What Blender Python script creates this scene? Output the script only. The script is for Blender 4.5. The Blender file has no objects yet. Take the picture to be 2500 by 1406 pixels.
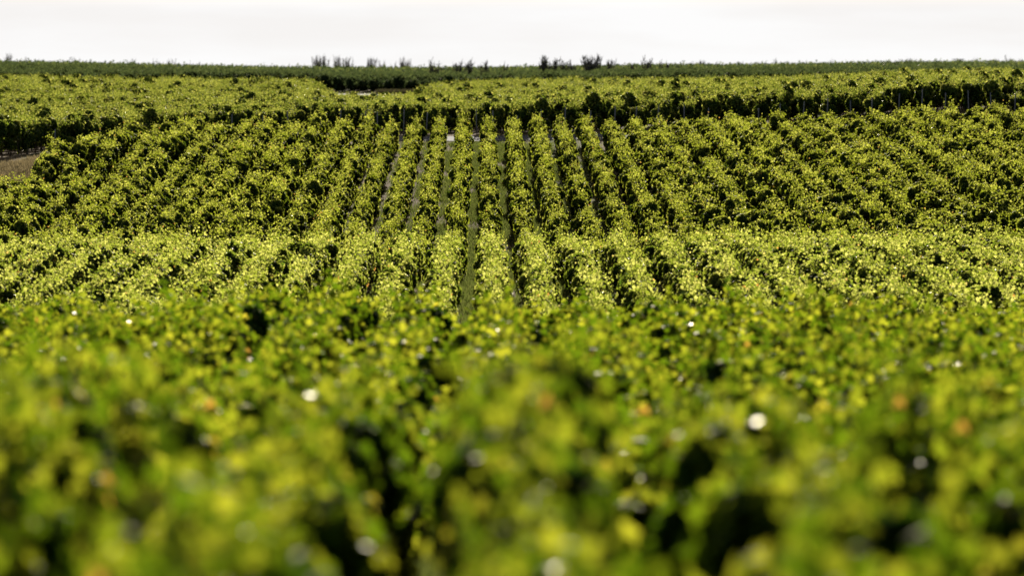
import bpy, math, random
import numpy as np
from mathutils import Vector, Matrix, Euler
random.seed(7)
S = bpy.context.scene
COL = S.collection
R = math.radians

# ---------------------------------------------------------------- camera
FPX = 9375.0            # focal length in pixels of the 2500 px wide photograph (135 mm on 36 mm)
cd = bpy.data.cameras.new("camera"); cam = bpy.data.objects.new("camera", cd); COL.objects.link(cam)
cd.lens = 135; cd.sensor_width = 36; cd.clip_start = 0.5; cd.clip_end = 6000
cam.location = (0, 0, 0); cam.rotation_euler = (R(90) - math.atan(303 / FPX), 0, 0)
cd.dof.use_dof = True; cd.dof.focus_distance = 116; cd.dof.aperture_fstop = 1.55
S.camera = cam

# ---------------------------------------------------------------- sky, sun, exposure
SUN_AZ, SUN_EL = 1.2, 19.0
w = bpy.data.worlds.new("World"); S.world = w; w.use_nodes = True
nt = w.node_tree; nt.nodes.clear()
def N(t, typ, **kw):
    n = t.nodes.new(typ)
    for k, v in kw.items(): setattr(n, k, v)
    return n
out = N(nt, 'ShaderNodeOutputWorld'); bg = N(nt, 'ShaderNodeBackground'); bg.inputs['Strength'].default_value = 1.0
sky = N(nt, 'ShaderNodeTexSky', sky_type='NISHITA'); sky.sun_disc = False
sky.sun_elevation = R(SUN_EL); sky.sun_rotation = R(SUN_AZ); sky.dust_density = 2.5
tc = N(nt, 'ShaderNodeTexCoord'); sep = N(nt, 'ShaderNodeSeparateXYZ')
mp = N(nt, 'ShaderNodeMapping'); mp.inputs['Scale'].default_value = (1.0, 1.0, 7.0)
noi = N(nt, 'ShaderNodeTexNoise'); noi.inputs['Scale'].default_value = 9; noi.inputs['Detail'].default_value = 5; noi.inputs['Roughness'].default_value = .55
crp = N(nt, 'ShaderNodeValToRGB')
crp.color_ramp.elements[0].position = .40; crp.color_ramp.elements[0].color = (.612, .598, .588, 1)
crp.color_ramp.elements[1].position = .62; crp.color_ramp.elements[1].color = (.650, .646, .644, 1)
sc_ = N(nt, 'ShaderNodeVectorMath', operation='SCALE'); sc_.inputs['Scale'].default_value = 0.05
cov = N(nt, 'ShaderNodeMapRange'); cov.inputs['From Min'].default_value = .04; cov.inputs['From Max'].default_value = .14
cov.inputs['To Min'].default_value = 1.0; cov.inputs['To Max'].default_value = 0.04
mx = N(nt, 'ShaderNodeMix', data_type='RGBA')
L = nt.links.new
L(tc.outputs['Generated'], mp.inputs['Vector']); L(mp.outputs[0], noi.inputs['Vector']); L(noi.outputs['Fac'], crp.inputs['Fac'])
L(tc.outputs['Generated'], sep.inputs[0]); L(sep.outputs['Z'], cov.inputs['Value'])
L(sky.outputs[0], sc_.inputs[0]); L(cov.outputs[0], mx.inputs['Factor'])
L(sc_.outputs[0], mx.inputs['A']); L(crp.outputs['Color'], mx.inputs['B']); L(mx.outputs['Result'], bg.inputs['Color']); L(bg.outputs[0], out.inputs[0])

sd = bpy.data.lights.new("sun", 'SUN'); sd.energy = 5.0; sd.angle = R(.55); sd.color = (1.0, .93, .80)
so = bpy.data.objects.new("sun", sd); COL.objects.link(so)
sv = Vector((math.sin(R(SUN_AZ)) * math.cos(R(SUN_EL)), math.cos(R(SUN_AZ)) * math.cos(R(SUN_EL)), math.sin(R(SUN_EL))))
so.rotation_euler = sv.to_track_quat('Z', 'Y').to_euler()
S.view_settings.view_transform = 'Standard'; S.view_settings.look = 'None'
S.view_settings.exposure = 0.6; S.view_settings.gamma = 1
S.cycles.max_bounces = 6; S.cycles.diffuse_bounces = 1; S.cycles.transmission_bounces = 2; S.cycles.glossy_bounces = 2

# ---------------------------------------------------------------- terrain height
# columns: bearing x/d ; rows: distance d
UU = np.array([-.133, -.054, -.044, -.029, -.019, .05, .12])
TT = np.array([
 [-60, -2.6, -2.6, -2.6, -2.6, -2.6, -2.6, -2.6],
 [8, -2.58, -2.58, -2.58, -2.58, -2.58, -2.58, -2.58],
 [19, -2.55, -2.55, -2.55, -2.55, -2.55, -2.55, -2.55],
 [22, -2.75, -2.75, -2.75, -2.75, -2.75, -2.75, -2.75],
 [26, -3.12, -3.12, -3.12, -3.12, -3.12, -3.12, -3.12],
 [31, -3.25, -3.22, -3.22, -3.22, -3.22, -3.22, -3.25],
 [45, -3.37, -3.31, -3.31, -3.31, -3.31, -3.31, -3.38],
 [55, -3.54, -3.43, -3.42, -3.42, -3.42, -3.43, -3.57],
 [60, -3.73, -3.65, -3.65, -3.65, -3.65, -3.65, -3.73],
 [70, -4.55, -4.5, -4.5, -4.5, -4.5, -4.5, -4.55],
 [79, -4.12, -4.08, -4.08, -4.08, -4.08, -4.05, -4.1],
 [90, -3.6, -3.58, -3.56, -3.56, -3.56, -3.55, -3.52],
 [100, -3.25, -3.22, -3.2, -3.2, -3.2, -3.18, -3.12],
 [106, -3.6, -3.6, -3.6, -3.6, -3.6, -3.6, -3.6],
 [113, -4.05, -4, -4, -4, -4, -3.95, -3.9],
 [121, -3.7, -3.65, -3.65, -3.65, -3.65, -3.6, -3.5],
 [140, -2.4, -2.15, -2.15, -2.15, -2.15, -2.1, -1.95],
 [149, -1.75, -1.4, -1.4, -1.4, -1.4, -1.35, -1.15],
 [153, -0.95, -1.1, -1.1, -1.1, -1.1, -1.05, -0.8],
 [158, -0.15, -0.7, -0.7, -0.7, -0.7, -0.65, -0.4],
 [165, 0.35, -0.15, -0.15, -0.15, -0.15, -0.1, 0.3],
 [178, 0.75, 0.85, 0.85, 0.85, 0.85, 0.95, 1.45],
 [180.5, 0.82, 1.02, 1.05, 1.05, 1.05, 1.15, 1.7],
 [184, 0.9, 1.2, 1.35, 1.35, 1.35, 1.6, 2.3],
 [200, 1.6, 1.8, 1.8, 1.8, 1.8, 2.4, 3],
 [230, 2.9, 2.9, 2.45, 2.45, 2.85, 3.3, 4],
 [260, 4.1, 4, 3.05, 3.05, 3.75, 4.1, 4.75],
 [300, 5.3, 5, 3.7, 3.7, 5, 5.1, 5.1],
 [325, 6, 6, 5.55, 5.55, 5.6, 5.65, 5.6],
 [335, 6.3, 6.3, 6, 6, 6, 6.1, 6.1],
 [342, 6.5, 6.5, 6.2, 6.2, 6.2, 6.45, 6.5],
 [420, 9.2, 8.5, 8.3, 8.3, 8.3, 8.7, 8.9],
 [600, 13.55, 12.85, 12.8, 12.8, 12.8, 13.2, 13.7],
 [640, 13.3, 12.2, 12, 12, 12, 12.6, 13],
 [800, 8, 8, 8, 8, 8, 8, 8],
 [1500, 2, 2, 2, 2, 2, 2, 2],
 [4000, 0, 0, 0, 0, 0, 0, 0]], dtype=float)
DD = TT[:, 0]; ZZ = TT[:, 1:]
def _slopes():
    h = np.diff(DD)[:, None]; dl = np.diff(ZZ, axis=0) / h
    m = np.zeros_like(ZZ); m[0] = dl[0]; m[-1] = dl[-1]
    a, b = dl[:-1], dl[1:]
    hh = np.where(a * b > 0, 2 * a * b / np.where(a + b == 0, 1, a + b), 0)
    m[1:-1] = .6 * hh + .4 * (a + b) / 2 * (a * b > 0)
    return m
MM = _slopes()
def G(x, y):
    """ground height at world x, y (numpy arrays or floats)"""
    x = np.asarray(x, float); y = np.asarray(y, float)
    d = np.clip(y, DD[0], DD[-1]); i = np.clip(np.searchsorted(DD, d) - 1, 0, len(DD) - 2)
    h = DD[i + 1] - DD[i]; t = (d - DD[i]) / h
    u = np.clip(x / np.maximum(y, 30.0), UU[0], UU[-1])
    j = np.clip(np.searchsorted(UU, u) - 1, 0, 5); s = (u - UU[j]) / (UU[j + 1] - UU[j]); s = s * s * (3 - 2 * s)
    h00 = 2*t**3 - 3*t**2 + 1; h10 = t**3 - 2*t**2 + t; h01 = -2*t**3 + 3*t**2; h11 = t**3 - t**2
    def c(k): return h00 * ZZ[i, k] + h10 * h * MM[i, k] + h01 * ZZ[i + 1, k] + h11 * h * MM[i + 1, k]
    return c(j) * (1 - s) + c(j + 1) * s
def g(x, y): return float(G(x, y))

# ---------------------------------------------------------------- mesh helpers
def mesh_np(name, verts, faces_flat, counts, mats, mat_idx=None, attr=None, smooth=False):
    me = bpy.data.meshes.new(name)
    verts = np.ascontiguousarray(verts, dtype=np.float32); faces_flat = np.asarray(faces_flat, dtype=np.int32); counts = np.asarray(counts, dtype=np.int32)
    me.vertices.add(len(verts)); me.vertices.foreach_set('co', verts.ravel())
    me.loops.add(len(faces_flat)); me.loops.foreach_set('vertex_index', faces_flat)
    me.polygons.add(len(counts)); st = np.zeros(len(counts), dtype=np.int32); st[1:] = np.cumsum(counts)[:-1]
    me.polygons.foreach_set('loop_start', st); me.polygons.foreach_set('loop_total', counts)
    for m in mats: me.materials.append(m)
    if mat_idx is not None: me.polygons.foreach_set('material_index', np.asarray(mat_idx, dtype=np.int32))
    if attr is not None:
        a = me.attributes.new('tint', 'FLOAT', 'POINT'); a.data.foreach_set('value', np.asarray(attr, dtype=np.float32))
    me.update(calc_edges=True)
    if smooth: me.polygons.foreach_set('use_smooth', [True] * len(counts))
    return me
def link(name, me, parent=None, loc=(0, 0, 0), rot=(0, 0, 0), scale=(1, 1, 1)):
    o = bpy.data.objects.new(name, me); COL.objects.link(o); o.location = loc; o.rotation_euler = rot; o.scale = scale
    if parent: o.parent = parent
    return o
def tag(o, label=None, cat=None, group=None, kind=None):
    if label: o['label'] = label
    if cat: o['category'] = cat
    if group: o['group'] = group
    if kind: o['kind'] = kind
    return o
class MB:
    """collects pieces: verts, polygons, material index, tint"""
    def __init__(s): s.v = []; s.f = []; s.c = []; s.m = []; s.t = []; s.n = 0
    def add(s, v, f, c, m=0, t=None):
        v = np.asarray(v, float); s.v.append(v); s.f.append(np.asarray(f, dtype=np.int64) + s.n); s.c.append(np.asarray(c)); s.m.append(np.full(len(c), m))
        s.t.append(np.full(len(v), .5) if t is None else t); s.n += len(v)
    def tube(s, pts, rad, sides=6, m=0):
        pts = np.asarray(pts, float); n = len(pts); rad = np.broadcast_to(np.asarray(rad, float), (n,)); V = []
        for i in range(n):
            d = pts[min(i + 1, n - 1)] - pts[max(i - 1, 0)]; d /= np.linalg.norm(d) + 1e-9
            a = np.cross(d, [0.31, .87, .13]); a /= np.linalg.norm(a) + 1e-9; b = np.cross(d, a)
            for k in range(sides):
                q = 2 * math.pi * k / sides; V.append(pts[i] + rad[i] * (math.cos(q) * a + math.sin(q) * b))
        F = []; C = []
        for i in range(n - 1):
            for k in range(sides):
                k2 = (k + 1) % sides; F += [i*sides+k, i*sides+k2, (i+1)*sides+k2, (i+1)*sides+k]; C.append(4)
        F += list(range((n-1)*sides, n*sides)); C.append(sides); F += list(range(sides - 1, -1, -1)); C.append(sides)
        s.add(V, F, C, m)
    def box(s, c, sz, m=0):
        c = np.asarray(c, float); h = np.asarray(sz, float) / 2
        V = [c + h * np.array([i, j, k]) for i in (-1, 1) for j in (-1, 1) for k in (-1, 1)]
        F = [0,1,3,2, 4,6,7,5, 0,4,5,1, 2,3,7,6, 0,2,6,4, 1,5,7,3]; s.add(V, F, [4]*6, m)
    def mesh(s, name, mats): return mesh_np(name, np.concatenate(s.v), np.concatenate(s.f), np.concatenate(s.c), mats, np.concatenate(s.m), np.concatenate(s.t))

# leaf templates in the xy plane, tip along +y, unit length about 1
def leaf_lobed():
    P = [(0, -.08), (.26, -.30), (.48, -.10), (.36, .10), (.50, .38), (.22, .40), (0, .72), (-.22, .40), (-.50, .38), (-.36, .10), (-.48, -.10), (-.26, -.30)]
    v = [(0, .08, .0)] + [(x, y, -.30 * abs(x) - .22 * y * y + .05 * ((i % 2) * 2 - 1)) for i, (x, y) in enumerate(P)]
    f = []
    n = len(P)
    for i in range(n): f += [0, 1 + i, 1 + (i + 1) % n]
    return np.array(v), np.array(f), [3] * n
def leaf_simple():
    v = [(0, -.30, 0), (.46, -.05, -.12), (.34, .36, -.16), (0, .68, -.14), (-.34, .36, -.16), (-.46, -.05, -.12), (0, .1, .04)]
    f = []
    for i in range(6): f += [6, i, (i + 1) % 6]
    return np.array(v), np.array(f), [3] * 6
def leaf_quad():
    v = [(-.42, -.25, -.1), (.0, -.34, 0.04), (.42, -.25, -.1), (.36, .38, -.12), (0, .55, .04), (-.36, .38, -.12)]
    return np.array(v), np.array([0, 1, 4, 5, 1, 2, 3, 4]), [4, 4]
LOB, SIM, QUA = leaf_lobed(), leaf_simple(), leaf_quad()
def nrm(a): return a / (np.linalg.norm(a, axis=1, keepdims=True) + 1e-9)
def tint_of(rng, n, base):
    q = rng.random(n)
    if base is None: return q
    return np.where(q > .988, q, np.clip(.48 * q + .68 * base - .10, 0, .93))    # leaves of one clump share a base tone, a few have turned
def add_leaves(mb, rng, P, Nn, size, tpl, m=0, jit=.75, droop=.7, base=None):
    """P positions, Nn preferred normals, size per leaf"""
    n = len(P); tv, tf, tc_ = tpl
    nor = nrm(Nn + jit * rng.normal(size=(n, 3)))
    tip = np.tile(np.array([[0, 0, -1.0]]), (n, 1)) * droop + .55 * rng.normal(size=(n, 3))
    tip = nrm(tip - nor * np.sum(tip * nor, axis=1, keepdims=True)); sid = np.cross(tip, nor)
    V = P[:, None, :] + size[:, None, None] * (tv[None, :, 0:1] * sid[:, None, :] + tv[None, :, 1:2] * tip[:, None, :] + tv[None, :, 2:3] * nor[:, None, :] * (.6 + .9 * rng.random((n, 1, 1))))
    F = tf[None, :] + (np.arange(n) * len(tv))[:, None]
    mb.add(V.reshape(-1, 3), F.ravel(), tc_ * n, m, np.repeat(tint_of(rng, n, base), len(tv)))

# ---------------------------------------------------------------- materials
def new_mat(name):
    m = bpy.data.materials.new(name); m.use_nodes = True; t = m.node_tree; t.nodes.clear(); return m, t
def leaf_mat(name, stops, tstops, tmix=.5, rough=.45, gloss=1.0):
    m, t = new_mat(name); l = t.links.new
    at = N(t, 'ShaderNodeAttribute', attribute_name='tint'); oi = N(t, 'ShaderNodeObjectInfo')
    ad = N(t, 'ShaderNodeMath', operation='MULTIPLY_ADD'); ad.inputs[1].default_value = .10; l(oi.outputs['Random'], ad.inputs[0]); l(at.outputs['Fac'], ad.inputs[2])
    sb = N(t, 'ShaderNodeMath', operation='SUBTRACT'); sb.inputs[1].default_value = .05; l(ad.outputs[0], sb.inputs[0])
    def ramp(st):
        r = N(t, 'ShaderNodeValToRGB'); e = r.color_ramp.elements
        while len(e) < len(st): e.new(.5)
        for i, (p, c) in enumerate(st): e[i].position = p; e[i].color = (*c, 1)
        l(sb.outputs[0], r.inputs['Fac']); return r
    r1 = ramp(stops); r2 = ramp(tstops)
    df = N(t, 'ShaderNodeBsdfDiffuse'); tr = N(t, 'ShaderNodeBsdfTranslucent'); gl = N(t, 'ShaderNodeBsdfGlossy'); gl.inputs['Roughness'].default_value = rough
    gl.inputs['Color'].default_value = (gloss, gloss * .95, gloss * .82, 1)
    l(r1.outputs[0], df.inputs['Color']); l(r2.outputs[0], tr.inputs['Color'])
    m1 = N(t, 'ShaderNodeMixShader'); m1.inputs[0].default_value = tmix; l(df.outputs[0], m1.inputs[1]); l(tr.outputs[0], m1.inputs[2])
    fr = N(t, 'ShaderNodeFresnel'); fr.inputs['IOR'].default_value = 1.38
    m2 = N(t, 'ShaderNodeMixShader'); 
    # most leaves are nearly matt, about one in fourteen has a waxy sheen
    k1 = N(t, 'ShaderNodeMath', operation='MULTIPLY'); k1.inputs[1].default_value = 57.3; l(at.outputs['Fac'], k1.inputs[0])
    k2 = N(t, 'ShaderNodeMath', operation='FRACT'); l(k1.outputs[0], k2.inputs[0])
    k3 = N(t, 'ShaderNodeMath', operation='GREATER_THAN'); k3.inputs[1].default_value = .94; l(k2.outputs[0], k3.inputs[0])
    k4 = N(t, 'ShaderNodeMath', operation='MULTIPLY_ADD'); k4.inputs[1].default_value = .20; k4.inputs[2].default_value = .06; l(k3.outputs[0], k4.inputs[0])
    k5 = N(t, 'ShaderNodeMath', operation='MULTIPLY'); l(k4.outputs[0], k5.inputs[0]); l(fr.outputs[0], k5.inputs[1]); l(k5.outputs[0], m2.inputs[0]); l(m1.outputs[0], m2.inputs[1]); l(gl.outputs[0], m2.inputs[2])
    o = N(t, 'ShaderNodeOutputMaterial'); l(m2.outputs[0], o.inputs[0]); return m
LEAF = leaf_mat('vine_leaf',
    [(0, (.018, .042, .010)), (.5, (.032, .065, .012)), (.93, (.060, .095, .016)), (.985, (.22, .20, .03)), (1, (.30, .15, .04))],
    [(0, (.06, .12, .008)), (.45, (.33, .38, .022)), (.93, (.88, .86, .15)), (.99, (.80, .68, .09)), (1, (.70, .40, .08))], .55)
LEAF_Y = leaf_mat('yellower_vine_leaf',  # yellower leaf variety for the plot of the lower band
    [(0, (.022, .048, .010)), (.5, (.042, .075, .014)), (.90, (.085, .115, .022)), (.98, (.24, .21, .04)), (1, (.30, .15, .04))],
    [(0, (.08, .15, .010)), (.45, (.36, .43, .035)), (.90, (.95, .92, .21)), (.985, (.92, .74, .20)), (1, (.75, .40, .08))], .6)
LEAF_F = leaf_mat('near_vine_leaf',
    [(0, (.016, .040, .006)), (.5, (.026, .060, .006)), (.93, (.060, .090, .008)), (.99, (.22, .19, .02)), (1, (.26, .15, .03))],
    [(0, (.04, .10, .004)), (.45, (.17, .27, .006)), (.90, (.80, .78, .045)), (.99, (.80, .66, .05)), (1, (.75, .42, .06))])
LEAF_T = leaf_mat('upper_vine_leaf',
    [(0, (.018, .040, .010)), (.5, (.030, .060, .012)), (1, (.060, .090, .018))],
    [(0, (.045, .09, .010)), (.42, (.20, .26, .02)), (1, (.95, .90, .17))])
LEAF_FAR = leaf_mat('far_vine_leaf',  # greyer, bluer leaf colour stands in for part of the distance haze
    [(0, (.022, .040, .016)), (1, (.045, .070, .024))], [(0, (.05, .08, .03)), (.6, (.11, .15, .045)), (1, (.28, .31, .08))], .45, .5, .5)
SHRUB_LEAF = leaf_mat('shrub_leaf', [(0, (.05, .06, .035)), (1, (.10, .11, .055))], [(0, (.12, .14, .06)), (1, (.22, .24, .09))], .45, .6, .4)
GRASS = leaf_mat('grass_blade', [(0, (.05, .08, .015)), (1, (.11, .13, .035))], [(0, (.14, .20, .03)), (1, (.26, .28, .07))], .4, .5, .5)
STRAW = leaf_mat('dry_grass_blade', [(0, (.28, .22, .12)), (1, (.50, .40, .24))], [(0, (.28, .22, .10)), (1, (.46, .36, .18))], .3, .6, .4)
DRYWEED = leaf_mat('dry_weed', [(0, (.07, .06, .03)), (1, (.14, .11, .06))], [(0, (.06, .06, .03)), (1, (.14, .12, .05))], .3, .6, .2)
def plain(name, col, rough=.8, nscale=8, var=.35):
    m, t = new_mat(name); l = t.links.new
    b = N(t, 'ShaderNodeBsdfPrincipled'); b.inputs['Roughness'].default_value = rough; b.inputs['Specular IOR Level'].default_value = .15
    n = N(t, 'ShaderNodeTexNoise'); n.inputs['Scale'].default_value = nscale; n.inputs['Detail'].default_value = 6
    tc = N(t, 'ShaderNodeTexCoord'); l(tc.outputs['Object'], n.inputs['Vector'])
    r = N(t, 'ShaderNodeValToRGB'); r.color_ramp.elements[0].position = .3; r.color_ramp.elements[1].position = .7
    r.color_ramp.elements[0].color = (*[c * (1 - var) for c in col], 1); r.color_ramp.elements[1].color = (*[c * (1 + var) for c in col], 1)
    l(n.outputs['Fac'], r.inputs['Fac']); l(r.outputs[0], b.inputs['Base Color'])
    bu = N(t, 'ShaderNodeBump'); bu.inputs['Distance'].default_value = .01; l(n.outputs['Fac'], bu.inputs['Height']); l(bu.outputs[0], b.inputs['Normal'])
    o = N(t, 'ShaderNodeOutputMaterial'); l(b.outputs[0], o.inputs[0]); return m
CORELEAF = leaf_mat('dark_core_leaf', [(0, (.010, .020, .006)), (1, (.022, .040, .010))], [(0, (.01, .02, .004)), (1, (.03, .05, .008))], .2, .6, .3)  # near-black colour puts the shade of the clump interior into these leaves
BARK = plain('vine_bark', (.09, .065, .045), .9, 40)
POST = plain('weathered_post', (.20, .19, .18), .7, 12, .2)
TWIG = plain('twig', (.10, .085, .07), .9, 20)
METAL = plain('galvanised_metal', (.25, .25, .24), .5, 5, .1)
def ground_mat():
    m, t = new_mat('vineyard_soil'); l = t.links.new
    ge = N(t, 'ShaderNodeNewGeometry'); sp = N(t, 'ShaderNodeSeparateXYZ'); l(ge.outputs['Position'], sp.inputs[0])
    a = N(t, 'ShaderNodeMath', operation='MULTIPLY_ADD'); a.inputs[1].default_value = .00715; l(sp.outputs['Y'], a.inputs[0]); l(sp.outputs['X'], a.inputs[2])
    b_ = N(t, 'ShaderNodeMath', operation='DIVIDE'); b_.inputs[1].default_value = 1.1; l(a.outputs[0], b_.inputs[0])
    c = N(t, 'ShaderNodeMath', operation='SUBTRACT'); c.inputs[1].default_value = .16; l(b_.outputs[0], c.inputs[0])
    fl = N(t, 'ShaderNodeMath', operation='FLOOR'); l(c.outputs[0], fl.inputs[0])
    wn = N(t, 'ShaderNodeTexWhiteNoise', noise_dimensions='1D'); l(fl.outputs[0], wn.inputs['W'])
    n1 = N(t, 'ShaderNodeTexNoise'); n1.inputs['Scale'].default_value = 1.3; n1.inputs['Detail'].default_value = 8; l(ge.outputs['Position'], n1.inputs['Vector'])
    n2 = N(t, 'ShaderNodeTexNoise'); n2.inputs['Scale'].default_value = 14; n2.inputs['Detail'].default_value = 6; l(ge.outputs['Position'], n2.inputs['Vector'])
    vo = N(t, 'ShaderNodeTexVoronoi'); vo.inputs['Scale'].default_value = 16; l(ge.outputs['Position'], vo.inputs['Vector'])
    st = N(t, 'ShaderNodeMapRange'); st.inputs['From Min'].default_value = .22; st.inputs['From Max'].default_value = .10; l(vo.outputs['Distance'], st.inputs['Value'])
    s2 = N(t, 'ShaderNodeMath', operation='MULTIPLY'); l(st.outputs[0], s2.inputs[0]); l(n2.outputs['Fac'], s2.inputs[1])
    r1 = N(t, 'ShaderNodeValToRGB'); r1.color_ramp.elements[0].position = .35; r1.color_ramp.elements[1].position = .68
    r1.color_ramp.elements[0].color = (.10, .066, .036, 1); r1.color_ramp.elements[1].color = (.30, .20, .09, 1); l(n2.outputs['Fac'], r1.inputs['Fac'])
    mst = N(t, 'ShaderNodeMix', data_type='RGBA'); l(s2.outputs[0], mst.inputs['Factor']); l(r1.outputs[0], mst.inputs['A']); mst.inputs['B'].default_value = (.50, .41, .28, 1)
    r2 = N(t, 'ShaderNodeValToRGB'); r2.color_ramp.elements[0].color = (.07, .10, .025, 1); r2.color_ramp.elements[1].color = (.20, .21, .07, 1); l(n2.outputs['Fac'], r2.inputs['Fac'])
    gf = N(t, 'ShaderNodeMath', operation='MULTIPLY_ADD'); gf.inputs[1].default_value = .9; l(wn.outputs['Value'], gf.inputs[0]); l(n1.outputs['Fac'], gf.inputs[2])
    gr = N(t, 'ShaderNodeMapRange'); gr.inputs['From Min'].default_value = 1.0; gr.inputs['From Max'].default_value = 1.35; l(gf.outputs[0], gr.inputs['Value'])
    m2 = N(t, 'ShaderNodeMix', data_type='RGBA'); l(gr.outputs[0], m2.inputs['Factor']); l(mst.outputs['Result'], m2.inputs['A']); l(r2.outputs[0], m2.inputs['B'])
    b = N(t, 'ShaderNodeBsdfPrincipled'); b.inputs['Roughness'].default_value = 1; b.inputs['Specular IOR Level'].default_value = .05; l(m2.outputs['Result'], b.inputs['Base Color'])
    bu = N(t, 'ShaderNodeBump'); bu.inputs['Strength'].default_value = .8; bu.inputs['Distance'].default_value = .05; l(n2.outputs['Fac'], bu.inputs['Height']); l(bu.outputs[0], b.inputs['Normal'])
    o = N(t, 'ShaderNodeOutputMaterial'); l(b.outputs[0], o.inputs[0]); return m
SOIL = ground_mat()
TRACK = plain('chalky_track', (.10, .09, .085), .9, 3, .2)

# ---------------------------------------------------------------- ground and tracks
def grid(name, xs, ys, zf, mat, smooth=True):
    X, Y = np.meshgrid(xs, ys); Z = zf(X, Y); V = np.stack([X.ravel(), Y.ravel(), Z.ravel()], 1)
    nx, ny = len(xs), len(ys); i = np.arange(ny - 1)[:, None] * nx + np.arange(nx - 1)[None, :]
    F = np.stack([i, i + 1, i + nx + 1, i + nx], -1).reshape(-1)
    return mesh_np(name, V, F, [4] * ((nx - 1) * (ny - 1)), [mat], smooth=smooth)
xs = np.concatenate([np.linspace(-2500, -120, 12), np.linspace(-110, -55, 12), np.arange(-50, 50.1, 1.0), np.linspace(55, 110, 12), np.linspace(120, 2500, 12)])
ys = np.concatenate([np.linspace(-60, 5, 8), np.arange(8, 360, 1.0), np.arange(360, 660, 6.0), np.linspace(680, 4000, 20)])
tag(link('ground', grid('ground', xs, ys, G, SOIL)), kind='structure')

def dS(x, n=0):      # far end of the middle slope rows
    return float(np.interp(x, [-24, -22, -20, -19, -17, -15], [136, 140, 149, 158, 168, 178.0]))
def dT(x):           # near end of the rows beyond the track
    return float(np.interp(x, [-26, -22, -20.5, -19, -17, -14], [157, 158, 160, 167, 177, 184.0]))
def strip(name, xsv, near, far, mat, lift):
    V = []; k = 5
    for x in xsv:
        a, b = near(x), far(x)
        for j in range(k): y = a + (b - a) * j / (k - 1); V.append((x, y, g(x, y) + lift))
    F = []
    n = len(xsv)
    for i in range(n - 1):
        for j in range(k - 1): F += [i*k+j, (i+1)*k+j, (i+1)*k+j+1, i*k+j+1]
    return mesh_np(name, V, F, [4] * ((n - 1) * (k - 1)), [mat], smooth=True)
tag(link('track', strip('track', np.arange(-21.5, 40, .5), lambda x: max(dS(x) + 1.6, dT(x) - 3.6) + .3 * math.sin(x), lambda x: dT(x) - 1.2, TRACK, .03)), kind='structure')
tag(link('far_track', strip('far_track', np.arange(-60, 60, 1.0), lambda x: 329.0, lambda x: 338.5, TRACK, .05)), kind='structure')

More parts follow.
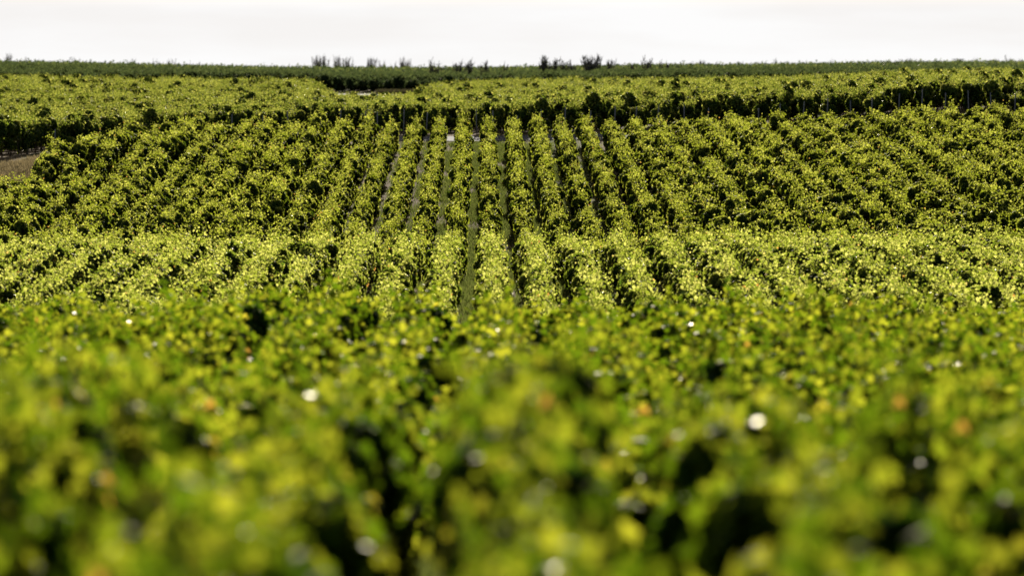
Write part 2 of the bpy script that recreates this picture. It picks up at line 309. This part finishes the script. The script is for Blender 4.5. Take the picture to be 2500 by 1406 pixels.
# ---------------------------------------------------------------- vines
def vine_mesh(name, seed, plants, H, hw, zlow, clumps, cr, nleaf, lsize, tpl, leafmat, trunks, sprigs, pitch=1.1, core=26, csize=.17, low=.35, vs=.08):
    """one or more vines side by side; every plant is a heap of overlapping leaf clumps that nod over its sides"""
    rng = np.random.default_rng(seed); mb = MB(); length = plants * pitch
    for p in range(plants):
        y0 = (p + .5) * pitch - length / 2; vig = 1 + rng.normal() * vs; vig = min(1.05 + vs, max(1 - 2 * vs, vig))
        for c in range(clumps):
            t = c / clumps
            if t < .42:     # the crown of the plant
                cx = rng.normal() * hw * .38; cy = (rng.random() - .5) * pitch * .80; cz = H * vig * (.80 + .12 * rng.random()) - cr - .35 * (cy / (pitch * .5)) ** 2 * .5
                rad = cr * (.75 + .5 * rng.random()); sh = (1.0, 1.1, .85)
            elif t < 1 - low:   # shoulders
                sg = 1 if c % 2 else -1; cx = sg * hw * (.45 + .45 * rng.random()); cy = (rng.random() - .5) * pitch * .85; cz = zlow + (H - zlow) * (.40 + .28 * rng.random()) * vig
                rad = cr * (.7 + .45 * rng.random()); sh = (.85, 1.0, 1.25)
            else:           # drooping skirts
                sg = 1 if c % 2 else -1; cx = sg * hw * (.2 + .55 * rng.random()); cy = (rng.random() - .5) * pitch * .8; cz = zlow + (H - zlow) * .30 * rng.random() + cr * .5
                rad = cr * (.55 + .4 * rng.random()); sh = (.7, .9, 1.3)
            C = np.array([cx, y0 + cy, cz]); sh = np.array(sh) * rad
            n = int(nleaf * (rad / cr) ** 2)
            d = nrm(rng.normal(size=(n, 3)) + np.array([0, 0, .35])); P = C + d * sh * (1 - .28 * rng.random((n, 1)) ** 1.5)
            ok = P[:, 2] > .08; P = P[ok]; d = d[ok]; n = len(P)
            add_leaves(mb, rng, P, d + np.array([0, 0, .25]), lsize * (.6 + .75 * rng.random(n)), tpl, jit=.75, base=min(1, max(0, .45 + .22 * rng.normal())))
            # dark leaves added inside the clump to block light and deepen its shade
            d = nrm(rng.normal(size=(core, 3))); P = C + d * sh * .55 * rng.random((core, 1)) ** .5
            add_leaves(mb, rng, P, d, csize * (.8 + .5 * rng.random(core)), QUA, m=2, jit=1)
        PP = []; NN = []; SS = []
        for q_ in range(sprigs):
            pt = np.array([(rng.random() - .5) * hw * 1.2, y0 + (rng.random() - .5) * pitch * .9, H * (.78 + .08 * rng.random())])
            d = np.array([rng.normal() * .5, rng.normal() * .4, .9]); d /= np.linalg.norm(d); ln = .15 + .40 * rng.random() ** 1.8; q = 0; st = .045
            while q < ln:
                pt = pt + d * st; d = d + np.array([0, 0, -.12 * rng.random()]); d /= np.linalg.norm(d); q += st
                PP.append(pt + rng.normal(size=3) * .03); NN.append(np.array([rng.normal() * .6, rng.normal() * .6, .5])); SS.append(lsize * (1.0 - .5 * q / ln))
        if PP: add_leaves(mb, rng, np.array(PP), np.array(NN), np.array(SS), tpl, base=.6)
        if trunks:
            q = rng.normal(size=6) * .04
            mb.tube([(q[0], y0 + q[1], -.05), (q[2], y0 + q[3], .22), (q[4], y0 + q[5], .45), (0, y0, .62)], [.035, .028, .026, .02], 6, 1)
    if trunks: mb.tube([(.01, -length / 2, .60), (0, 0, .62), (.01, length / 2, .60)], .016, 5, 1)
    return mb.mesh(name, [leafmat, BARK, CORELEAF])
VIN_F = [vine_mesh('vine', 100 + i, 1, 1.38, .33, .25, 11, .235, 170, .14, LOB, LEAF_F, True, 12, low=.45, vs=.13) for i in range(10)]
VIN_B = [vine_mesh('vine', 200 + i, 1, 1.38, .32, 18 / 100, 15, .165, 150, .100, LOB, LEAF, True, 9, vs=.11) for i in range(14)]
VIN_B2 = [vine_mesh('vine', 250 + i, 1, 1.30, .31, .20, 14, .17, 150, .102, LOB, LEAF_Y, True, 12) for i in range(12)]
VIN_T = [vine_mesh('vine', 300 + i, 3, 1.42, .30, .20, 11, .22, 150, .11, SIM, LEAF_T, True, 14, low=.36, vs=.26) for i in range(8)]
VIN_A = [vine_mesh('vine', 400 + i, 6, 1.55, .36, .35, 8, .24, 36, .21, QUA, LEAF_FAR, False, 4, core=10, csize=.3) for i in range(5)]
pm = MB(); pm.tube([(0, 0, -.1), (.0, 0, .7), (.01, 0, 1.45)], [.028, .027, .025], 7); POSTM = pm.mesh('post', [POST])

ORD = ['first', 'second', 'third', 'fourth', 'fifth', 'sixth', 'seventh', 'eighth', 'ninth', 'tenth', 'eleventh', 'twelfth', 'thirteenth', 'fourteenth', 'fifteenth',
       'sixteenth', 'seventeenth', 'eighteenth', 'nineteenth', 'twentieth']
def ordinal(n):
    if n <= 20: return ORD[n - 1]
    t = {2: 'twenty', 3: 'thirty', 4: 'forty', 5: 'fifty', 6: 'sixty'}
    te = {2: 'twentieth', 3: 'thirtieth', 4: 'fortieth', 5: 'fiftieth', 6: 'sixtieth'}
    return te[n // 10] if n % 10 == 0 else t[n // 10] + '-' + ORD[n % 10 - 1]
GF = 'blurred vine rows of the foreground'; GB = 'bright vine rows of the narrow lower band'
GS = 'vine rows climbing the middle slope'; GT = 'vine rows beyond the grey track'; GA = 'vine rows on the far hillside'
TILT = .00715
def row(n, y0, y1, vset, seg, label, group, hs=1.0, hj=.10, posts=0, far=0, xw=0.0, weak=.05, wj=.18, yaw=TILT, fx=None):
    xof = fx or (lambda y: (n + .16) * 1.1 - yaw * y)
    root = bpy.data.objects.new('vine_row', None); COL.objects.link(root)
    bx, by = xof(y0), y0; bz = g(bx, by); root.location = (bx, by, bz); root.empty_display_size = .3
    tag(root, label, 'vine row', group)
    k = max(1, int((y1 - y0) / seg)); rr = random.Random(n * 131 + int(y0) * 7 + seg * 3)
    drift = rr.uniform(0, 6.28); hs *= 1 + rr.uniform(-hj, hj) * .6
    for i in range(k):
        y = y0 + (i + .5) * seg; x = xof(y) + rr.uniform(-.08, .08)
        za, zb_ = g(x, y - seg / 2), g(x, y + seg / 2)
        flip = rr.random() < .5
        sz = hs * (1 + rr.uniform(-hj, hj) + .04 * math.sin(y * .5 + drift)); sx = 1 + rr.uniform(-wj, wj) + xw
        if group == GF and y < 23: sx *= .82
        if group in (GB, GS) and abs(n) < 5: sx *= .86
        if group == GS and abs(n) > 5: sx *= 1.10; x += rr.uniform(-.07, .07); sz *= 1 + rr.uniform(-.05, .07)
        if rr.random() < weak: sz *= .74; sx *= .7
        e = link('vine', vset[rr.randrange(len(vset))], root, (x - bx, y - by, (za + zb_) / 2 - bz),
                 (math.atan2(zb_ - za, seg) * (-1 if flip else 1), 0, yaw + (math.pi if flip else 0)), (sx, 1.04, sz))
    if posts:
        y = y0 - .35; i = 0
        while y < y1 and i < 40:
            x = xof(y); link('post', POSTM, root, (x - bx, y - by, g(x, y) - bz), (rr.uniform(-.05, .05), rr.uniform(-.05, .05), 0), (1, 1, rr.uniform(.62, .9))); y += posts; i += 1
    return root
def span(n, ya, yb, marg=2.5):
    """part of the row that lies within the fan of view plus a margin"""
    xs_ = [(y, abs((n + .16) * 1.1 - TILT * y) < .1333 * y + marg) for y in np.arange(ya, yb, .5)]
    ok = [y for y, o in xs_ if o]
    return (min(ok), max(ok)) if len(ok) > 3 else None
def side(n, what):      # words for the nth row; row 0 stands between the two grassy alleys
    if n == 0: return 'the one under the picture centre'
    return f'{ordinal(abs(n))} to the {"left" if n < 0 else "right"} of its centre row'
for n in range(-12, 13):
    s = span(n, 8, 58.5, 2.2)
    if s and s[1] - s[0] > 4: row(n, s[0], s[1], VIN_F, 1.1, f'blurred leafy vine row of the foreground block, {side(n, "")}', GF, 1.0, .10, xw=.05, weak=.05)
for n in range(-24, 25):
    s = span(n, 64, 105.5)
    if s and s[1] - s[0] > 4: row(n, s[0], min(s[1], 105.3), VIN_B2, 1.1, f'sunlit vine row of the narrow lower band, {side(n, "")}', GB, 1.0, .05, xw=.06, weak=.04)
for n in range(-30, 31):
    xe = (n + .16) * 1.1 - TILT * 170; s = span(n, 109, dS(xe))
    if s and s[1] - s[0] > 4:
        row(n, s[0], s[1] - .6 + random.uniform(-.8, .6), VIN_B, 1.1, f'vine row climbing the middle slope, {side(n, "")}', GS, 1.0, .13, posts=6.6 if abs(n) < 8 else 0, weak=.09)
TH = math.radians(11)
nT = 0
for n in range(-75, 60):
    x0 = (n + .3) * 1.13
    fx = lambda y: x0 + (y - 184) * math.tan(TH)
    ya = dT(fx(184) if fx(184) > -14 else fx(172)); ys_ = [y for y in np.arange(ya, 306, .5) if abs(fx(y)) < .1333 * y + 2.5]
    if len(ys_) < 8: continue
    y0, y1 = ys_[0], ys_[-1]; u = fx(280) / 280
    y1 = min(y1, float(np.interp(u, [-.056, -.047, -.027, -.020, .05, .08], [308, 270, 270, 306, 306, 304])))
    if y1 - y0 > 7:
        nT += 1; first = y0 <= ya + .6
        row(n, y0 + random.uniform(-.6, 3.0 if x0 < -2 else 1.6), y1, VIN_T, 3.3, 'TBD', GT, 1.0, .09, posts=5.5 if first else 0, fx=fx, yaw=-TH)['order'] = n
TR = sorted([o for o in COL.objects if o.get('label') == 'TBD'], key=lambda o: o['order'])
for k, o in enumerate(TR):
    a_, b_ = k + 1, len(TR) - k
    o['label'] = f'vine row beyond the grey track, {ordinal(a_)} from the left' if a_ <= b_ else f'vine row beyond the grey track, {ordinal(b_)} from the right'
    del o['order']
nfar = 0
for n in range(-50, 51):
    s = span(n, 342, 424, 1.0)
    if s and s[1] - s[0] > 14: row(n, s[0], s[1], VIN_A, 6.6, 'vine row on the far hillside beyond the upper track', GA, 1.05, .06); nfar += 1

# far hillside: rows that run across the view, too far to count
def far_mass():
    rng = np.random.default_rng(5); mb = MB()
    for y in np.arange(428, 616, 1.9):
        xm = .1333 * y + 8; n = int(2 * xm * 9)
        x = (rng.random(n) * 2 - 1) * xm; a = rng.random(n) * 2 - 1
        lump = np.sin(x * 1.9 + y) * .13 + np.sin(x * .57 + y * 2) * .16 + np.where(np.sin(x * 5.3 + 3 * np.sin(y)) > .93, .35 * rng.random(n), 0)
        H = 1.35 + lump; yy = y + .38 * a; Z = np.where(np.abs(a) < .6, H * (.75 + .3 * rng.random(n)), H * (.25 + .7 * rng.random(n)))
        P = np.stack([x, yy, G(x, yy) + Z], 1); Nn = np.stack([rng.normal(size=n) * .3, np.sign(a) * .8, .6 + 0 * x], 1)
        add_leaves(mb, rng, P, Nn, .27 * (.6 + .7 * rng.random(n)), QUA)
    return mb.mesh('far_vines', [LEAF_FAR])
tag(link('far_vines', far_mass()), 'dark green vineyard covering the farthest hillside up to the skyline', 'vineyard', kind='stuff')

# ---------------------------------------------------------------- grass and weeds
def blades(name, mat, rng, X, Y, h, wd):
    n = len(X); Z = G(X, Y); a = rng.random(n) * 6.28; hh = h * (.5 + rng.random(n)); lean = rng.normal(size=(n, 2)) * .3 * hh[:, None]
    dx, dy = np.cos(a) * wd, np.sin(a) * wd
    V = np.stack([np.stack([X - dx, Y - dy, Z], 1), np.stack([X + dx, Y + dy, Z], 1), np.stack([X + dx * .6 + lean[:, 0] * .5, Y + dy * .6 + lean[:, 1] * .5, Z + hh * .6], 1),
                  np.stack([X + lean[:, 0], Y + lean[:, 1], Z + hh], 1), np.stack([X - dx * .6 + lean[:, 0] * .5, Y - dy * .6 + lean[:, 1] * .5, Z + hh * .6], 1)], 1)
    F = (np.array([0, 1, 2, 3, 4])[None] + np.arange(n)[:, None] * 5).ravel()
    return mesh_np(name, V.reshape(-1, 3), F, [5] * n, [mat], attr=np.repeat(rng.random(n), 5))
rng = np.random.default_rng(11)
def alley(k, y0, y1, dens, wid=.32):
    n = int((y1 - y0) * dens); Y = y0 + rng.random(n) * (y1 - y0); X = (k + .66) * 1.1 - TILT * Y + rng.normal(size=n) * wid * .5
    keep = (np.sin(Y * .9 + k) + np.sin(Y * .37 + 2 * k) + rng.random(n) * 2.2) > .2
    return X[keep], Y[keep]
ax = []; ay = []
for k, de in ((-1, 170), (0, 150), (-2, 110), (1, 220), (-3, 70), (2, 70), (-4, 60), (3, 50), (-5, 50), (4, 50)):
    for a_, b_ in ((66, 106), (109, 179)):
        X, Y = alley(k, a_, b_, de); ax.append(X); ay.append(Y)
for k in range(-5, 6):
    X, Y = alley(k, 9, 57, 700, .7); ax.append(X); ay.append(Y)
tag(link('alley_grass', blades('alley_grass', GRASS, rng, np.concatenate(ax), np.concatenate(ay), .13, .014)), 'short green grass and weeds in the alleys between the vine rows', 'grass', kind='stuff')
n = 45000; X = -23.5 + rng.random(n) * 6.5; a_ = np.array([dS(x) for x in X]); b_ = np.array([dT(x) for x in X]) - 1.2; Y = a_ + rng.random(n) * np.maximum(b_ - a_, 1.5); Y = np.minimum(Y, np.array([dT(x) for x in X]) - .2)
tag(link('verge_grass', blades('verge_grass', STRAW, rng, X, Y, .22, .02)), 'dry straw coloured grass on the verge of the track at the left edge', 'grass', kind='stuff')
n = 5000; X = -11.8 + rng.random(n) * 4; Y = 334 + rng.random(n) * 7.5
tag(link('bank_grass', blades('bank_grass', DRYWEED, rng, X, Y, .35 , .04)), 'brown dry grass on the bank beside the upper track', 'grass', kind='stuff')

# ---------------------------------------------------------------- shrubs on the skyline
def shrub(px, base_d, top_px, wpx, nst, leafy, label, body=0.0, seed=0):
    rg = np.random.default_rng(seed * 17 + int(px)); x = (px - 1250) / FPX * base_d; y = base_d; z = g(x, y)
    top = (400 - top_px) / FPX * base_d; H = max(1.6, top - z); W = wpx / FPX * base_d
    root = bpy.data.objects.new('shrub', None); COL.objects.link(root); root.location = (x, y, z); tag(root, label, 'shrub', 'shrubs along the skyline')
    st = MB(); lf = MB(); tips = []
    for i in range(nst):
        a = rg.random() * 6.28; r0 = rg.random() * W * .18; spr = (rg.random() ** .8) * W * .62; h = H * (.45 + .55 * rg.random() ** .8) 
        p0 = np.array([math.cos(a) * r0, math.sin(a) * r0, -.1]); p3 = np.array([math.cos(a) * spr, math.sin(a) * spr, h])
        p1 = p0 + np.array([math.cos(a) * spr * .25, math.sin(a) * spr * .25, h * .4]) + rg.normal(size=3) * .06; p2 = p0 * .2 + p3 * .8 + rg.normal(size=3) * .09; p2[2] = h * .74
        st.tube([p0, p1, p2, p3], [.07, .055, .038, .02], 5)
        for q in range(5):
            t = .35 + .5 * rg.random(); b = p1 + (p3 - p1) * t; e = b + rg.normal(size=3) * .22 + np.array([0, 0, .28]); st.tube([b, (b + e) / 2 + rg.normal(size=3) * .03, e], [.035, .026, .016], 4); tips.append(e)
        tips += [p2, p3 * .9 + p1 * .1]
    link('stems', st.mesh('stems', [TWIG]), root)
    tips = np.array(tips); m = int(leafy * 45)
    if m:
        P = []; 
        for k in range(m):
            b = tips[rg.integers(len(tips))]; zz = min(1, b[2] / H); P.append(b * (.75, .75, .30 + .5 * rg.random()) + rg.normal(size=3) * (W * .07, W * .07, .14))
        P = np.array(P); add_leaves(lf, rg, P, np.tile([[0, -.3, .6]], (m, 1)), 24 / 100 * (.6 + .8 * rg.random(m)), QUA, jit=1)
    if body and base_d < 500:
        m = int(body * 480); a = rg.random(m) * 6.28; r = np.sqrt(rg.random(m)) * W * .33; zz = rg.random(m) * H * .62
        P = np.stack([np.cos(a) * r * (1 + .3 * np.sin(zz * 3)), np.sin(a) * r, zz], 1); add_leaves(lf, rg, P, P * (1, 1, .2) + (0, 0, .4), .20 * (.6 + .8 * rg.random(m)), QUA, jit=.8)
    if lf.n: link('foliage', lf.mesh('foliage', [SHRUB_LEAF]), root)
SH = [  # px, distance, top y px, width px, stems, leafiness, body, label
 (20, 604, 134, 26, 12, 9, .5, 'small dark bush on the skyline at the far left corner'),
 (66, 604, 141, 26, 7, 0, 0, 'faint bare twigs on the skyline just right of the corner bush'),
 (172, 604, 141, 20, 4, 2, 0, 'thin weed with a drooping head, left of the flat-topped bush'),
 (197, 604, 141, 28, 7, 6, 0, 'flat-topped low bush on the left skyline'),
 (322, 604, 143, 26, 14, 5, 0, 'spiky little bush on the skyline above the left block'),
 (378, 604, 146, 34, 6, 1, 0, 'sparse twigs between the spiky bush and the pair of sprigs'),
 (409, 604, 145, 20, 7, 4, 0, 'left one of a pair of leafy sprigs on the left skyline'),
 (427, 604, 147, 14, 6, 3, 0, 'right one of a pair of leafy sprigs on the left skyline'),
 (468, 604, 148, 16, 4, 2, 0, 'tiny sprig on the skyline right of the leafy pair'),
 (484, 604, 147, 14, 4, 1, 0, 'last tiny sprig of the left skyline before its bare stretch'),
 (783, 604, 134, 44, 34, 16, 1.0, 'largest bare-topped bush on the skyline left of centre'),
 (824, 604, 134, 22, 20, 10, .5, 'tall narrow bush with forked twigs beside the largest one'),
 (842, 604, 139, 24, 14, 9, .4, 'rounded bush between the forked bush and the slim one'),
 (855, 604, 143, 14, 10, 4, 0, 'slim upright bush closing the cluster left of centre'),
 (905, 604, 140, 34, 22, 6, .3, 'airy wide bush with many thin twigs above the upper track'),
 (938, 604, 143, 28, 16, 5, .2, 'smaller twiggy bush right beside the airy wide one'),
 (972, 604, 150, 30, 12, 6, .3, 'low mound of a bush, left of the broad brown one'),
 (990, 604, 143, 34, 24, 8, .4, 'broad brown bush on the skyline above the dry bank'),
 (1062, 404, 148, 34, 12, 12, 1.0, 'dark leafy shrub at the left end of the shrub line'),
 (1120, 404, 152, 36, 12, 2, .35, 'pale twiggy shrub just right of the dark leafy one'),
 (1146, 404, 143, 30, 11, 1, .3, 'tall thin-stemmed shrub left of the picture centre'),
 (1186, 404, 150, 34, 12, 2, .6, 'low dark shrub with few twigs, below the brightest sky'),
 (1236, 404, 157, 20, 6, 1, .3, 'short dark shrub alone in the gap at the centre'),
 (1328, 404, 138, 26, 26, 8, 1.1, 'tall dark column of a shrub right of the centre gap'),
 (1351, 404, 144, 24, 20, 8, .9, 'dark shrub touching the tall column on its right'),
 (1378, 404, 149, 28, 12, 9, .6, 'bushy shrub with leafy sprays midway in the shrub line'),
 (1398, 404, 153, 18, 8, 3, .5, 'short shrub left of the wide feathery one'),
 (1444, 404, 137, 46, 44, 16, 1.2, 'wide feathery shrub, biggest of the whole shrub line'),
 (1486, 404, 147, 34, 18, 9, .7, 'leafy shrub leaning beside the biggest one'),
 (1545, 404, 147, 26, 12, 1, .6, 'brownish shrub with bare tips, right part of the line'),
 (1574, 404, 143, 34, 10, 1, .5, 'shrub with two long thin stems, right part of the line'),
 (1622, 404, 153, 36, 10, 1, .7, 'low dark shrub near the right end of the line'),
 (1655, 404, 158, 16, 6, 1, .4, 'smallest shrub, closing the line at its right end'),
 (1708, 604, 148, 36, 14, 6, .2, 'low rounded bush on the skyline right of the shrub line'),
 (1745, 604, 153, 20, 8, 3, 0, 'tiny tuft on the skyline beside the low rounded bush'),
 (1802, 604, 151, 34, 14, 6, .1, 'low jagged bush on the right skyline'),
 (1896, 604, 148, 12, 3, 1, 0, 'single leaning twig on the right skyline'),
 (1922, 604, 150, 16, 6, 2, 0, 'little tuft just right of the leaning twig'),
 (2030, 604, 148, 10, 3, 2, 0, 'one small sprig on the skyline above the right block'),
 (2224, 604, 137, 44, 26, 4, .1, 'bare fan-shaped bush left of the pole with the crossbar'),
 (2377, 604, 143, 12, 5, 0, 0, 'faint thin twigs just right of the pole with the crossbar'),
 (2440, 604, 146, 26, 10, 2, 0, 'loose twiggy bush near the right edge'),
 (2462, 604, 138, 26, 9, 3, 0, 'tallest thin-branched bush near the right edge'),
 (2490, 604, 145, 20, 8, 4, 0, 'leafy tuft cut by the right edge of the picture'),
]
for i, (px, d, ty, wp, ns, lf_, bd, lab) in enumerate(SH): shrub(px, d, ty - 3, wp, int(ns * 1.1), lf_ * .7, lab, bd, i)

# pole with a wide crossbar on the skyline
px, d = 2338, 603; x = (px - 1250) / FPX * d; z = g(x, d); top = (400 - 147) / FPX * d
root = bpy.data.objects.new('pole', None); COL.objects.link(root); root.location = (x, d, z); tag(root, 'thin pole carrying a wide flat crossbar on the right skyline', 'pole')
m = MB(); m.tube([(0, 0, -.1), (0, 0, (top - z) * .5), (0, 0, top - z)], [.07, .06, .05], 8); link('post', m.mesh('pole_post', [METAL]), root)
m = MB(); m.box((0, 0, top - z + .05), (1.9, .12, .12)); link('crossbar', m.mesh('crossbar', [METAL]), root)
print('objects', len(bpy.data.objects))
